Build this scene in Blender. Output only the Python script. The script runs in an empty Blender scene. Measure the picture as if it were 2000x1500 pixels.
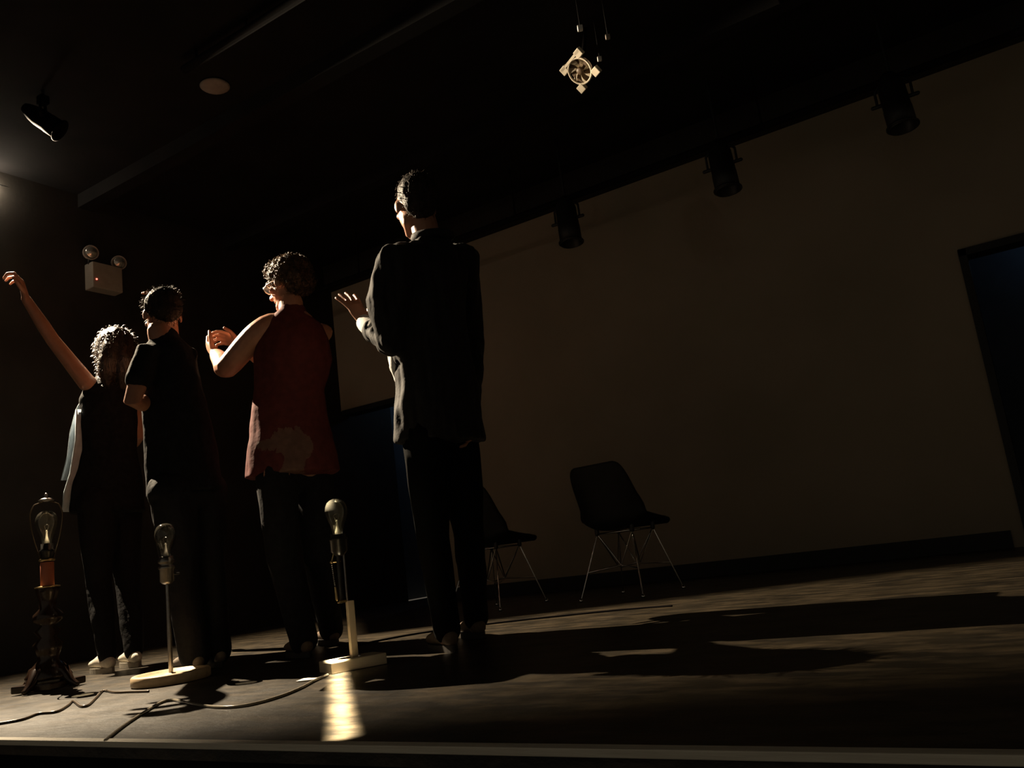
import bpy, bmesh, math, random
from mathutils import Vector, Matrix, noise
random.seed(7)
scene = bpy.context.scene
COL = scene.collection
V = Vector
UPV = Vector((0, 0, 1))

# ------------------------------------------------------------------ camera
FPX = 1651.0
ROT = Matrix(((0.8338, 0.2075, 0.5117), (0.5383, -0.0996, -0.8368), (-0.1227, 0.9732, -0.1947)))
CAM = V((0.0, 0.0, 0.325))
cd = bpy.data.cameras.new('camera')
cd.sensor_width = 36.0
cd.lens = FPX / 2000.0 * 36.0
cd.clip_start = 0.02
cam = bpy.data.objects.new('camera', cd)
COL.objects.link(cam)
cam.matrix_world = Matrix.Translation(CAM) @ ROT.to_4x4()
scene.camera = cam

# ------------------------------------------------------------------ view, world and light
vs = scene.view_settings
vs.view_transform = 'Standard'
vs.look = 'None'
vs.exposure = 0.0
vs.gamma = 1.0
vs.use_curve_mapping = False

w = bpy.data.worlds.new('dim_house')
scene.world = w
w.use_nodes = True
bg = w.node_tree.nodes['Background']
bg.inputs[0].default_value = (1.0, 0.86, 0.66, 1)
bg.inputs[1].default_value = 0.085

LPOS = V((-5.30, 2.53, 3.00))          # stage spotlight by the left wall
LAIM = V((-2.30, 2.80, 1.35))
SPOT_POWER = 2700.0
GLOW_FILL_POWER = 4.2
ADDED_STRIP_POWER = 13.0
BLUE_POWER = 0.28


def lamp(name, kind, loc, power, color, **kw):
    l = bpy.data.lights.new(name, kind)
    l.energy = power
    l.color = color
    for k, v in kw.items():
        setattr(l, k, v)
    o = bpy.data.objects.new(name, l)
    COL.objects.link(o)
    o.location = loc
    return o


def aim(o, target):
    o.rotation_euler = (V(target) - o.location).to_track_quat('-Z', 'Y').to_euler()


sl = lamp('spotlight_beam', 'SPOT', LPOS, SPOT_POWER, (1.0, 0.80, 0.55),
          spot_size=math.radians(120), spot_blend=1.0, shadow_soft_size=0.005)
aim(sl, LAIM)
lamp('wall_glow_fill', 'POINT', LPOS + V((-0.06, 0.12, 0.07)), GLOW_FILL_POWER, (1.0, 0.82, 0.62), shadow_soft_size=0.05)  # added point light for the glow on the left wall

# ------------------------------------------------------------------ unprojection helpers


def ray(px, py):
    return ROT @ V((px - 1000.0, 750.0 - py, -FPX))


def fl(px, py, z=0.0):
    d = ray(px, py)
    return CAM + d * ((z - CAM.z) / d.z)


def aty(px, py, y):
    d = ray(px, py)
    return CAM + d * (y / d.y)


def atx(px, py, x):
    d = ray(px, py)
    return CAM + d * (x / d.x)


class Plane:
    """upright plane through a point on the floor, facing the audience seat; gives points on it."""

    def __init__(self, foot):
        self.o = V((foot.x, foot.y, 0))
        self.w = V((foot.x, foot.y, 0)).normalized()
        self.u = V((self.w.y, -self.w.x, 0))

    def __call__(self, px, py, dw=0.0):
        d = ray(px, py)
        t = ((self.o + self.w * dw - CAM).dot(self.w)) / d.dot(self.w)
        return CAM + d * t

    def dir(self, a, b, c=0.0):
        return (self.u * a + self.w * b + V((0, 0, 1)) * c).normalized()

    def mpp(self):
        return self.o.length / FPX


# ------------------------------------------------------------------ materials
MATS = {}


def nodes_of(name):
    m = bpy.data.materials.new(name)
    m.use_nodes = True
    nt = m.node_tree
    return m, nt, nt.nodes['Principled BSDF']


def mat(name, c1, c2=None, rough=0.6, scale=20.0, metal=0.0, bump=0.0, bscale=None, spec=0.5,
        detail=5.0, stretch=None, sheen=0.0, sss=0.0, emit=None, estr=0.0, contrast=(0.35, 0.65)):
    m, nt, p = nodes_of(name)
    N, L = nt.nodes, nt.links
    tc = N.new('ShaderNodeTexCoord')
    src = tc.outputs['Object']
    if stretch:
        mp = N.new('ShaderNodeMapping')
        mp.inputs['Scale'].default_value = stretch
        L.new(src, mp.inputs[0])
        src = mp.outputs[0]
    nz = N.new('ShaderNodeTexNoise')
    nz.inputs['Scale'].default_value = scale
    nz.inputs['Detail'].default_value = detail
    L.new(src, nz.inputs['Vector'])
    rp = N.new('ShaderNodeValToRGB')
    rp.color_ramp.elements[0].position = contrast[0]
    rp.color_ramp.elements[1].position = contrast[1]
    c2 = c2 or tuple(x * 1.25 for x in c1)
    rp.color_ramp.elements[0].color = (*c1, 1)
    rp.color_ramp.elements[1].color = (*c2, 1)
    L.new(nz.outputs[0], rp.inputs[0])
    L.new(rp.outputs[0], p.inputs['Base Color'])
    p.inputs['Roughness'].default_value = rough
    p.inputs['Metallic'].default_value = metal
    p.inputs['Specular IOR Level'].default_value = spec
    if sheen:
        p.inputs['Sheen Weight'].default_value = sheen
    if sss:
        p.inputs['Subsurface Weight'].default_value = sss
        p.inputs['Subsurface Radius'].default_value = (0.02, 0.008, 0.004)
        p.inputs['Subsurface Scale'].default_value = 0.6
    if bump:
        n2 = N.new('ShaderNodeTexNoise')
        n2.inputs['Scale'].default_value = bscale or scale * 3
        n2.inputs['Detail'].default_value = 4
        L.new(src, n2.inputs['Vector'])
        b = N.new('ShaderNodeBump')
        b.inputs['Strength'].default_value = bump
        b.inputs['Distance'].default_value = 0.02
        L.new(n2.outputs[0], b.inputs['Height'])
        L.new(b.outputs[0], p.inputs['Normal'])
    if emit:
        p.inputs['Emission Color'].default_value = (*emit, 1)
        p.inputs['Emission Strength'].default_value = estr
    MATS[name] = m
    return m


def floor_mat():
    m, nt, p = nodes_of('stage_floor_paint')
    N, L = nt.nodes, nt.links
    tc = N.new('ShaderNodeTexCoord')

    def nz(scale, stretch, detail=6.0):
        mp = N.new('ShaderNodeMapping')
        mp.inputs['Scale'].default_value = stretch
        L.new(tc.outputs['Object'], mp.inputs[0])
        n = N.new('ShaderNodeTexNoise')
        n.inputs['Scale'].default_value = scale
        n.inputs['Detail'].default_value = detail
        n.inputs['Roughness'].default_value = 0.65
        L.new(mp.outputs[0], n.inputs['Vector'])
        return n.outputs[0]

    def ramp(src, a, b, ca, cb):
        r = N.new('ShaderNodeValToRGB')
        r.color_ramp.elements[0].position = a
        r.color_ramp.elements[1].position = b
        r.color_ramp.elements[0].color = (*ca, 1)
        r.color_ramp.elements[1].color = (*cb, 1)
        L.new(src, r.inputs[0])
        return r.outputs[0]
    big = ramp(nz(2.2, (1, 1, 1)), 0.3, 0.72, (0.007, 0.0053, 0.0032), (0.029, 0.022, 0.0125))
    scuff = ramp(nz(15.0, (0.35, 1.0, 1)), 0.44, 0.74, (0, 0, 0), (1, 1, 1))
    mx = N.new('ShaderNodeMix')
    mx.data_type = 'RGBA'
    L.new(scuff, mx.inputs['Factor'])
    L.new(big, mx.inputs['A'])
    mx.inputs['B'].default_value = (0.085, 0.063, 0.037, 1)
    L.new(mx.outputs['Result'], p.inputs['Base Color'])
    rr = N.new('ShaderNodeMapRange')
    L.new(nz(6.0, (1, 1, 1)), rr.inputs['Value'])
    rr.inputs['To Min'].default_value = 0.27
    rr.inputs['To Max'].default_value = 0.50
    L.new(rr.outputs[0], p.inputs['Roughness'])
    b = N.new('ShaderNodeBump')
    b.inputs['Strength'].default_value = 0.25
    b.inputs['Distance'].default_value = 0.008
    L.new(nz(30.0, (0.6, 1.0, 1)), b.inputs['Height'])
    L.new(b.outputs[0], p.inputs['Normal'])
    return m


def glass_mat(name, tint, body=0.08):
    m, nt, p = nodes_of(name)
    N, L = nt.nodes, nt.links
    N.remove(p)
    out = N['Material Output']
    tr = N.new('ShaderNodeBsdfTransparent')
    tr.inputs[0].default_value = (*tint, 1)
    gl = N.new('ShaderNodeBsdfGlossy')
    gl.inputs['Roughness'].default_value = 0.08
    df = N.new('ShaderNodeBsdfDiffuse')
    df.inputs[0].default_value = (0.85, 0.78, 0.62, 1)
    fr = N.new('ShaderNodeFresnel')
    fr.inputs[0].default_value = 1.5
    m1 = N.new('ShaderNodeMixShader')
    m1.inputs[0].default_value = body
    L.new(tr.outputs[0], m1.inputs[1])
    L.new(df.outputs[0], m1.inputs[2])
    m2 = N.new('ShaderNodeMixShader')
    L.new(fr.outputs[0], m2.inputs[0])
    L.new(m1.outputs[0], m2.inputs[1])
    L.new(gl.outputs[0], m2.inputs[2])
    L.new(m2.outputs[0], out.inputs[0])
    return m


M = {}
M['floor'] = floor_mat()
M['backwall'] = mat('tan_painted_wall', (0.31, 0.26, 0.19), (0.36, 0.30, 0.225), 0.85, 1.3, bump=0.05, bscale=60)
M['blackwall'] = mat('flat_black_paint', (0.020, 0.018, 0.015), (0.030, 0.027, 0.023), 0.8, 3.0, bump=0.05, bscale=40, spec=0.25)
M['ceiling'] = mat('black_ceiling_paint', (0.010, 0.010, 0.010), (0.016, 0.015, 0.015), 0.9, 4.0, spec=0.2)
M['stagefront'] = mat('black_stage_skirt', (0.006, 0.006, 0.006), None, 0.9, 10, spec=0.1)
M['nosing'] = mat('worn_wood_nosing', (0.66, 0.60, 0.48), (0.78, 0.72, 0.58), 0.55, 18, stretch=(0.3, 4, 4), bump=0.1)
M['passage'] = mat('backstage_paint', (0.08, 0.09, 0.10), None, 0.9, 6)
M['doorframe'] = mat('black_door_frame', (0.008, 0.008, 0.008), None, 0.6, 10)
M['skin'] = mat('skin_warm', (0.40, 0.19, 0.115), (0.45, 0.22, 0.135), 0.45, 30, sss=0.12, bump=0.02, bscale=200)
M['skin_tan'] = mat('skin_tan', (0.34, 0.155, 0.09), (0.39, 0.18, 0.11), 0.45, 30, sss=0.12, bump=0.02, bscale=200)
M['hair_dark'] = mat('dark_hair', (0.014, 0.009, 0.006), (0.030, 0.019, 0.012), 0.6, 60, spec=0.2, stretch=(1, 1, 0.2), bump=0.25, bscale=160)
M['hair_brown'] = mat('brown_hair', (0.030, 0.016, 0.007), (0.10, 0.055, 0.023), 0.5, 60, spec=0.35, stretch=(1, 1, 0.2), bump=0.5, bscale=160)
M['hair_sleek'] = mat('sleek_dark_hair', (0.016, 0.009, 0.005), (0.04, 0.023, 0.012), 0.4, 60, spec=0.6, stretch=(1, 1, 0.2), bump=0.3, bscale=160)
M['black_cloth'] = mat('black_cloth', (0.008, 0.008, 0.009), (0.014, 0.014, 0.016), 0.9, 40, spec=0.12, bump=0.25, bscale=25)
M['black_suit'] = mat('black_suit_cloth', (0.010, 0.009, 0.009), (0.016, 0.014, 0.013), 0.75, 40, spec=0.22, sheen=0.05, bump=0.25, bscale=20)
M['shade_black'] = mat('shade_darkened_black', (0.003, 0.003, 0.003), (0.005, 0.005, 0.005), 0.95, 40, spec=0.06)  # shade put into the colour, for shadowed trousers and the upper-left can
M['jeans'] = mat('black_denim', (0.006, 0.006, 0.007), (0.010, 0.010, 0.012), 0.8, 60, spec=0.2, bump=0.25, bscale=30)
M['red_shirt'] = mat('maroon_jersey', (0.085, 0.019, 0.017), (0.115, 0.027, 0.023), 0.8, 30, spec=0.2, bump=0.3, bscale=14)
M['print'] = mat('pale_shirt_print', (0.11, 0.055, 0.040), (0.16, 0.085, 0.06), 0.8, 30, bump=0.3, bscale=14)
M['white_shirt'] = mat('white_shirt_cloth', (0.75, 0.72, 0.66), (0.82, 0.80, 0.75), 0.8, 30, bump=0.3, bscale=20)
M['pale_blue'] = mat('pale_blue_shirt_cloth', (0.42, 0.50, 0.56), (0.52, 0.60, 0.66), 0.8, 30, bump=0.3, bscale=20)
M['shoe_white'] = mat('white_canvas_shoe', (0.72, 0.66, 0.54), (0.80, 0.74, 0.62), 0.7, 60, bump=0.1)
M['shoe_grey'] = mat('grey_shoe', (0.16, 0.13, 0.10), (0.20, 0.16, 0.12), 0.7, 60, bump=0.1)
M['shoe_brown'] = mat('brown_suede_shoe', (0.13, 0.09, 0.06), (0.17, 0.12, 0.08), 0.85, 60, bump=0.1)
M['rubber'] = mat('shoe_rubber', (0.30, 0.27, 0.22), None, 0.7, 60)
M['dark_rubber'] = mat('dark_sole_rubber', (0.03, 0.025, 0.02), None, 0.8, 60)
M['eye'] = mat('eye_white', (0.75, 0.72, 0.68), None, 0.2, 60)
M['lens'] = glass_mat('spectacle_lens', (0.96, 0.96, 0.96), 0.02)
M['spec_frame'] = mat('pale_spectacle_frame', (0.6, 0.55, 0.45), None, 0.25, 60, metal=0.7)
M['glass'] = glass_mat('bulb_glass', (0.84, 0.82, 0.74), 0.055)
M['glass_smoke'] = glass_mat('smoky_bulb_glass', (0.55, 0.54, 0.52), 0.05)
M['stem'] = mat('bulb_stem', (0.8, 0.76, 0.66), None, 0.3, 40)
M['brass'] = mat('brass', (0.62, 0.45, 0.20), (0.7, 0.52, 0.25), 0.28, 40, metal=1.0)
M['bronze'] = mat('dark_bronze', (0.10, 0.07, 0.04), None, 0.4, 40, metal=0.9)
M['steel'] = mat('brushed_steel', (0.55, 0.53, 0.50), (0.65, 0.63, 0.60), 0.25, 60, metal=1.0)
M['dull_steel'] = mat('dull_steel', (0.30, 0.28, 0.26), (0.38, 0.36, 0.33), 0.35, 60, metal=1.0)
M['chrome'] = mat('chrome_wire', (0.75, 0.74, 0.72), None, 0.12, 60, metal=1.0)
M['bakelite'] = mat('black_socket', (0.012, 0.011, 0.010), None, 0.28, 40)
M['turned'] = mat('dark_gloss_turned_wood', (0.018, 0.010, 0.007), (0.03, 0.016, 0.01), 0.22, 20, stretch=(1, 1, 0.3))
M['redwood'] = mat('reddish_wood_sleeve', (0.36, 0.10, 0.05), (0.46, 0.14, 0.07), 0.5, 30, stretch=(1, 1, 0.2))
M['palewood'] = mat('pale_pine', (0.52, 0.38, 0.22), (0.64, 0.48, 0.29), 0.5, 14, stretch=(0.4, 3, 3), bump=0.05)
M['postwood'] = mat('pale_painted_post', (0.46, 0.37, 0.25), (0.52, 0.43, 0.30), 0.6, 14, stretch=(3, 3, 0.3))
M['basewood'] = mat('cream_lamp_base', (0.66, 0.55, 0.38), (0.74, 0.63, 0.45), 0.3, 14)
M['cord'] = mat('brown_flex', (0.07, 0.05, 0.03), (0.10, 0.07, 0.045), 0.35, 30)
M['cord_pale'] = mat('clear_flex', (0.30, 0.26, 0.20), (0.40, 0.36, 0.28), 0.22, 30)
M['cable'] = mat('black_cable', (0.005, 0.004, 0.004), None, 0.95, 30, spec=0.05)
M['plastic_black'] = mat('black_chair_plastic', (0.008, 0.008, 0.008), (0.011, 0.011, 0.011), 0.5, 20, spec=0.2)
M['white_box'] = mat('white_enamel', (0.30, 0.27, 0.22), (0.34, 0.31, 0.26), 0.5, 20)
M['reflector'] = mat('lamp_reflector', (0.55, 0.52, 0.46), None, 0.2, 30, metal=0.8)
M['led'] = mat('red_led', (0.9, 0.1, 0.08), None, 0.4, 30, emit=(1.0, 0.12, 0.08), estr=6.0)
M['fixture'] = mat('black_fixture_enamel', (0.010, 0.010, 0.010), (0.014, 0.014, 0.014), 0.5, 20)
M['pipe'] = mat('black_pipe', (0.008, 0.007, 0.007), None, 0.9, 20, spec=0.1)
M['fan'] = mat('cream_plastic', (0.66, 0.58, 0.44), (0.74, 0.66, 0.52), 0.5, 20)
M['fan_dark'] = mat('brown_fan_hub', (0.10, 0.06, 0.03), None, 0.5, 20)
M['tape'] = mat('white_clip_plastic', (0.85, 0.83, 0.78), None, 0.5, 20)
M['disc'] = mat('grey_disc_paint', (0.30, 0.26, 0.23), None, 0.7, 20)
M['lampface'] = mat('lamp_lens', (0.9, 0.85, 0.7), None, 0.3, 20, emit=(1.0, 0.8, 0.5), estr=4.0)
M['blueface'] = mat('blue_lamp_glass', (0.2, 0.4, 0.8), None, 0.3, 20, emit=(0.2, 0.45, 1.0), estr=0.5)

# ------------------------------------------------------------------ mesh helpers


def link(name, me, m=None, parent=None, smooth=False):
    if m is not None:
        me.materials.clear()
        me.materials.append(M[m])
    if smooth:
        for p in me.polygons:
            p.use_smooth = True
    o = bpy.data.objects.new(name, me)
    COL.objects.link(o)
    if parent:
        o.parent = parent
        o.matrix_parent_inverse = parent.matrix_world.inverted() if False else Matrix.Translation(-parent.location)
    return o


def obj(name, bm, m=None, parent=None, smooth=False):
    bmesh.ops.recalc_face_normals(bm, faces=bm.faces[:])
    me = bpy.data.meshes.new(name)
    bm.to_mesh(me)
    bm.free()
    return link(name, me, m, parent, smooth)


def tag(o, label=None, cat=None, group=None, kind=None):
    if label:
        o['label'] = label
    if cat:
        o['category'] = cat
    if group:
        o['group'] = group
    if kind:
        o['kind'] = kind
    return o


def thing(name, label, cat, loc, group=None):
    o = bpy.data.objects.new(name, None)
    o.empty_display_size = 0.1
    COL.objects.link(o)
    o.location = loc
    return tag(o, label, cat, group)


def box(bm, c, s, rot=None, bevel=0.0):
    r = bmesh.ops.create_cube(bm, size=1.0)
    vs_ = r['verts']
    mt = Matrix.Translation(V(c)) @ (rot.to_4x4() if rot else Matrix.Identity(4)) @ Matrix.Diagonal((*s, 1))
    bmesh.ops.transform(bm, matrix=mt, verts=vs_)
    if bevel:
        es = list({e for v in vs_ for e in v.link_edges})
        bmesh.ops.bevel(bm, geom=es, offset=bevel, segments=2, affect='EDGES', profile=0.6)
    return bm


def nbox(c, s, rot=None, bevel=0.0):
    return box(bmesh.new(), c, s, rot, bevel)


def frame_axis(t, side=None):
    t = t.normalized()
    a = V(side) if side is not None else (V((0, 0, 1)) if abs(t.z) < 0.9 else V((1, 0, 0)))
    a = a - t * a.dot(t)
    if a.length < 1e-5:
        a = t.orthogonal()
    a.normalize()
    return a, t.cross(a)


def tube(bm, pts, radii, side=None, n=14, cap=True, closed=False, endcap=1.0):
    """loft along pts; radius scalar or (half along side, half across). rounded caps."""
    pts = [V(p) for p in pts]
    k = len(pts)
    rr = []
    for r in (radii if isinstance(radii, (list, tuple)) else [radii] * k):
        rr.append(r if isinstance(r, (tuple, list)) else (r, r))
    secs = []
    for i in range(k):
        if closed:
            t = pts[(i + 1) % k] - pts[i - 1]
        elif i == 0:
            t = pts[1] - pts[0]
        elif i == k - 1:
            t = pts[-1] - pts[-2]
        else:
            t = (pts[i + 1] - pts[i]).normalized() + (pts[i] - pts[i - 1]).normalized()
        secs.append((pts[i], t.normalized(), rr[i]))
    # keep a stable frame
    frames = []
    a, b = frame_axis(secs[0][1], side)
    for (p, t, r) in secs:
        if side is not None:
            a, b = frame_axis(t, side)
        else:
            a = a - t * a.dot(t)
            if a.length < 1e-5:
                a = t.orthogonal()
            a.normalize()
            b = t.cross(a)
        frames.append((p, t, a.copy(), b.copy(), r))
    full = []
    if cap and not closed:
        p, t, a, b, r = frames[0]
        m_ = min(r)
        for an in (80, 50, 25):
            s, c = math.sin(math.radians(an)), math.cos(math.radians(an))
            full.append((p - t * m_ * s, a, b, (r[0] * c, r[1] * c)))
    for (p, t, a, b, r) in frames:
        full.append((p, a, b, r))
    if cap and not closed:
        p, t, a, b, r = frames[-1]
        m_ = min(r) * endcap
        for an in (25, 50, 80):
            s, c = math.sin(math.radians(an)), math.cos(math.radians(an))
            full.append((p + t * m_ * s, a, b, (r[0] * c, r[1] * c)))
    rings = []
    for (p, a, b, r) in full:
        rings.append([bm.verts.new(p + a * r[0] * math.cos(2 * math.pi * j / n) + b * r[1] * math.sin(2 * math.pi * j / n)) for j in range(n)])
    m2 = len(rings)
    for i in range(m2 if closed else m2 - 1):
        A, B = rings[i], rings[(i + 1) % m2]
        for j in range(n):
            bm.faces.new((A[j], A[(j + 1) % n], B[(j + 1) % n], B[j]))
    if not closed:
        bm.faces.new(rings[0][::-1])
        bm.faces.new(rings[-1])
    return bm


def ball(bm, c, r, fwd=None, up=None, seg=16, rings=12):
    """ellipsoid; r = (right, forward, up)."""
    if not isinstance(r, (tuple, list)):
        r = (r, r, r)
    res = bmesh.ops.create_uvsphere(bm, u_segments=seg, v_segments=rings, radius=1.0)
    f = V(fwd).normalized() if fwd is not None else V((0, 1, 0))
    u = V(up).normalized() if up is not None else V((0, 0, 1))
    f = (f - u * f.dot(u)).normalized()
    x = f.cross(u)
    R3 = Matrix((x, f, u)).transposed()
    mt = Matrix.Translation(V(c)) @ R3.to_4x4() @ Matrix.Diagonal((*r, 1))
    bmesh.ops.transform(bm, matrix=mt, verts=res['verts'])
    return bm


def lathe(prof, base, axis=V((0, 0, 1)), n=28, close=True):
    """prof: (radius, height)."""
    bm = bmesh.new()
    a, b = frame_axis(V(axis))
    ax = V(axis).normalized()
    rings = []
    for r, h in prof:
        r = max(r, 0.0004)
        rings.append([bm.verts.new(V(base) + ax * h + a * r * math.cos(2 * math.pi * j / n) + b * r * math.sin(2 * math.pi * j / n)) for j in range(n)])
    for A, B in zip(rings, rings[1:]):
        for j in range(n):
            bm.faces.new((A[j], A[(j + 1) % n], B[(j + 1) % n], B[j]))
    if close:
        bm.faces.new(rings[0][::-1])
        bm.faces.new(rings[-1])
    return bm


def smooth_path(pts, steps=6):
    pts = [V(p) for p in pts]
    out = []
    for i in range(len(pts) - 1):
        p0 = pts[max(i - 1, 0)]
        p1, p2 = pts[i], pts[i + 1]
        p3 = pts[min(i + 2, len(pts) - 1)]
        for k in range(steps):
            t = k / steps
            out.append(0.5 * ((2 * p1) + (p2 - p0) * t + (2 * p0 - 5 * p1 + 4 * p2 - p3) * t * t + (3 * p1 - p0 - 3 * p2 + p3) * t ** 3))
    out.append(pts[-1])
    return out


def remesh(bm, voxel, smooth=4, dec=1.0, disp=None):
    """one continuous skin over overlapping volumes."""
    bmesh.ops.recalc_face_normals(bm, faces=bm.faces[:])
    me = bpy.data.meshes.new('tmp')
    bm.to_mesh(me)
    bm.free()
    o = bpy.data.objects.new('tmp', me)
    COL.objects.link(o)
    r = o.modifiers.new('r', 'REMESH')
    r.mode = 'VOXEL'
    r.voxel_size = voxel
    if smooth:
        s = o.modifiers.new('s', 'SMOOTH')
        s.factor = 0.5
        s.iterations = smooth
    if dec < 1:
        d = o.modifiers.new('d', 'DECIMATE')
        d.ratio = dec
    dg = bpy.context.evaluated_depsgraph_get()
    out = bpy.data.meshes.new_from_object(o.evaluated_get(dg))
    bpy.data.objects.remove(o)
    bpy.data.meshes.remove(me)
    if disp:
        nrm = [v.normal.copy() for v in out.vertices]
        for v, nn in zip(out.vertices, nrm):
            v.co = v.co + nn * disp(v.co)
    for p in out.polygons:
        p.use_smooth = True
    return out


# ------------------------------------------------------------------ the setting
XL, YB, YF, ZC = -5.40, 5.75, 1.285, 3.20
XR = 3.2
WT = 2.965
DT = 1.80


def struct(name, bm, m, parent=None):
    o = obj(name, bm, m, parent)
    if not parent:
        o['kind'] = 'structure'
    return o


struct('floor', nbox(((XL + XR) / 2, (YF + YB + 1.4) / 2, -0.05), (XR - XL, YB + 1.4 - YF, 0.1)), 'floor')
struct('trim_1', nbox(((XL + XR) / 2, YF - 0.008, -0.003), (XR - XL, 0.030, 0.014), bevel=0.002), 'nosing')
struct('wall_stage_front', nbox(((XL + XR) / 2, YF + 0.02, -0.45), (XR - XL, 0.04, 0.82)), 'stagefront')
struct('floor_audience', nbox(((XL + XR) / 2, -1.2, -0.9), (XR - XL, 5.2, 0.08)), 'stagefront')
struct('wall_left', nbox((XL - 0.06, (YB + YF) / 2 - 0.6, (ZC - 0.85) / 2), (0.12, YB - YF + 2.6, ZC + 0.95)), 'blackwall')
struct('wall_right', nbox((XR + 0.06, (YB + YF) / 2, (ZC - 0.85) / 2), (0.12, YB - YF + 2.6, ZC + 0.95)), 'blackwall')
struct('ceiling', nbox(((XL + XR) / 2, 2.4, ZC + 0.05), (XR - XL, 8.2, 0.1)), 'ceiling')
# back wall with two doorways
D1 = (-5.38, -4.50)
D2 = (-0.205, 0.70)
bm = bmesh.new()
for (x0, x1, z0, z1) in ((D1[1], D2[0], 0, WT), (D2[1], XR, 0, WT), (XL, D1[1], DT, WT), (D2[0], D2[1], DT, WT)):
    box(bm, ((x0 + x1) / 2, YB + 0.06, (z0 + z1) / 2), (x1 - x0, 0.12, z1 - z0))
struct('wall_back', bm, 'backwall')
struct('trim_2', nbox(((XL + XR) / 2, YB + 0.02, (WT + ZC) / 2), (XR - XL, 0.20, ZC - WT)), 'blackwall')
bm = bmesh.new()
for (x0, x1) in ((D1[1] + 0.02, D2[0] - 0.07), (D2[1] + 0.07, XR)):
    box(bm, ((x0 + x1) / 2, YB - 0.008, 0.05), (x1 - x0, 0.016, 0.10))
struct('baseboard_back', bm, 'doorframe')
for i, (x0, x1) in enumerate((D1, D2)):
    e = struct('door_%d' % (i + 1), nbox(((x0 + x1) / 2, YB + 0.06, DT - 0.02), (x1 - x0, 0.15, 0.045)), 'doorframe')
    for xx in ((x0 + 0.02, x1 - 0.02) if i else (x1 - 0.02,)):
        obj('door_jamb', nbox((xx, YB + 0.06, DT / 2), (0.045, 0.15, DT)), 'doorframe', e)
    bm = bmesh.new()
    box(bm, ((x0 + x1) / 2, YB + 1.36, 1.15), (x1 - x0 + 0.5, 0.06, 2.3))
    box(bm, (x0 - 0.22, YB + 0.74, 1.15), (0.06, 1.22, 2.3))
    box(bm, (x1 + 0.22, YB + 0.74, 1.15), (0.06, 1.22, 2.3))
    box(bm, ((x0 + x1) / 2, YB + 0.74, 2.33), (x1 - x0 + 0.5, 1.22, 0.06))
    struct('wall_passage_%d' % (i + 1), bm, 'passage')
    bl = thing('backstage_lamp', ('small blue lamp in the doorway behind the tall performer', 'small blue lamp in the doorway at the right edge')[i], 'lamp',
               V(((x0 + x1) / 2, YB + 1.0, 2.30)), 'blue backstage lamps')
    obj('lamp_housing', lathe([(0.05, 0), (0.055, -0.02), (0.04, -0.05)], bl.location, n=16), 'fixture', bl)
    obj('lamp_globe', lathe([(0.034, -0.05), (0.04, -0.07), (0.03, -0.10), (0.002, -0.115)], bl.location, n=16), 'blueface', bl, True)
    lamp('backstage_blue_light', 'POINT', bl.location + V((0, 0, -0.2)), BLUE_POWER * (4.0, 0.8)[i], (0.42, 0.66, 1.0), shadow_soft_size=0.04)

# ceiling battens


def batten(y, z, label, x0=XL + 0.02):
    t = thing('lighting_batten', label, 'pipe', V((XL + 0.1, y, z)), 'ceiling battens')
    bm = bmesh.new()
    tube(bm, [V((x0, y, z)), V((XR - 0.02, y, z))], 0.024, n=12)
    obj('pipe', bm, 'pipe', t, True)
    for x in (max(-4.6, x0 + 0.1), -3.0, -1.1, 0.6, 2.2):
        bm = bmesh.new()
        tube(bm, [V((x, y, z)), V((x, y, ZC - 0.01))], 0.008, n=8)
        obj('hanger', bm, 'pipe', t, True)


YBAT = 5.10
batten(2.735, 3.12, 'black ceiling pipe nearest the audience, over the standing performers', -3.5)
batten(YBAT + 0.16, 2.80, 'black ceiling pipe along the back wall carrying the three can lights')
for k, y in enumerate((0.7, 3.3, 4.55)):
    struct('trim_%d' % (3 + k), nbox(((XL + XR) / 2, y, ZC - 0.05), (XR - XL, 0.10, 0.10)), 'ceiling')

# ------------------------------------------------------------------ stage fixtures


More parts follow.
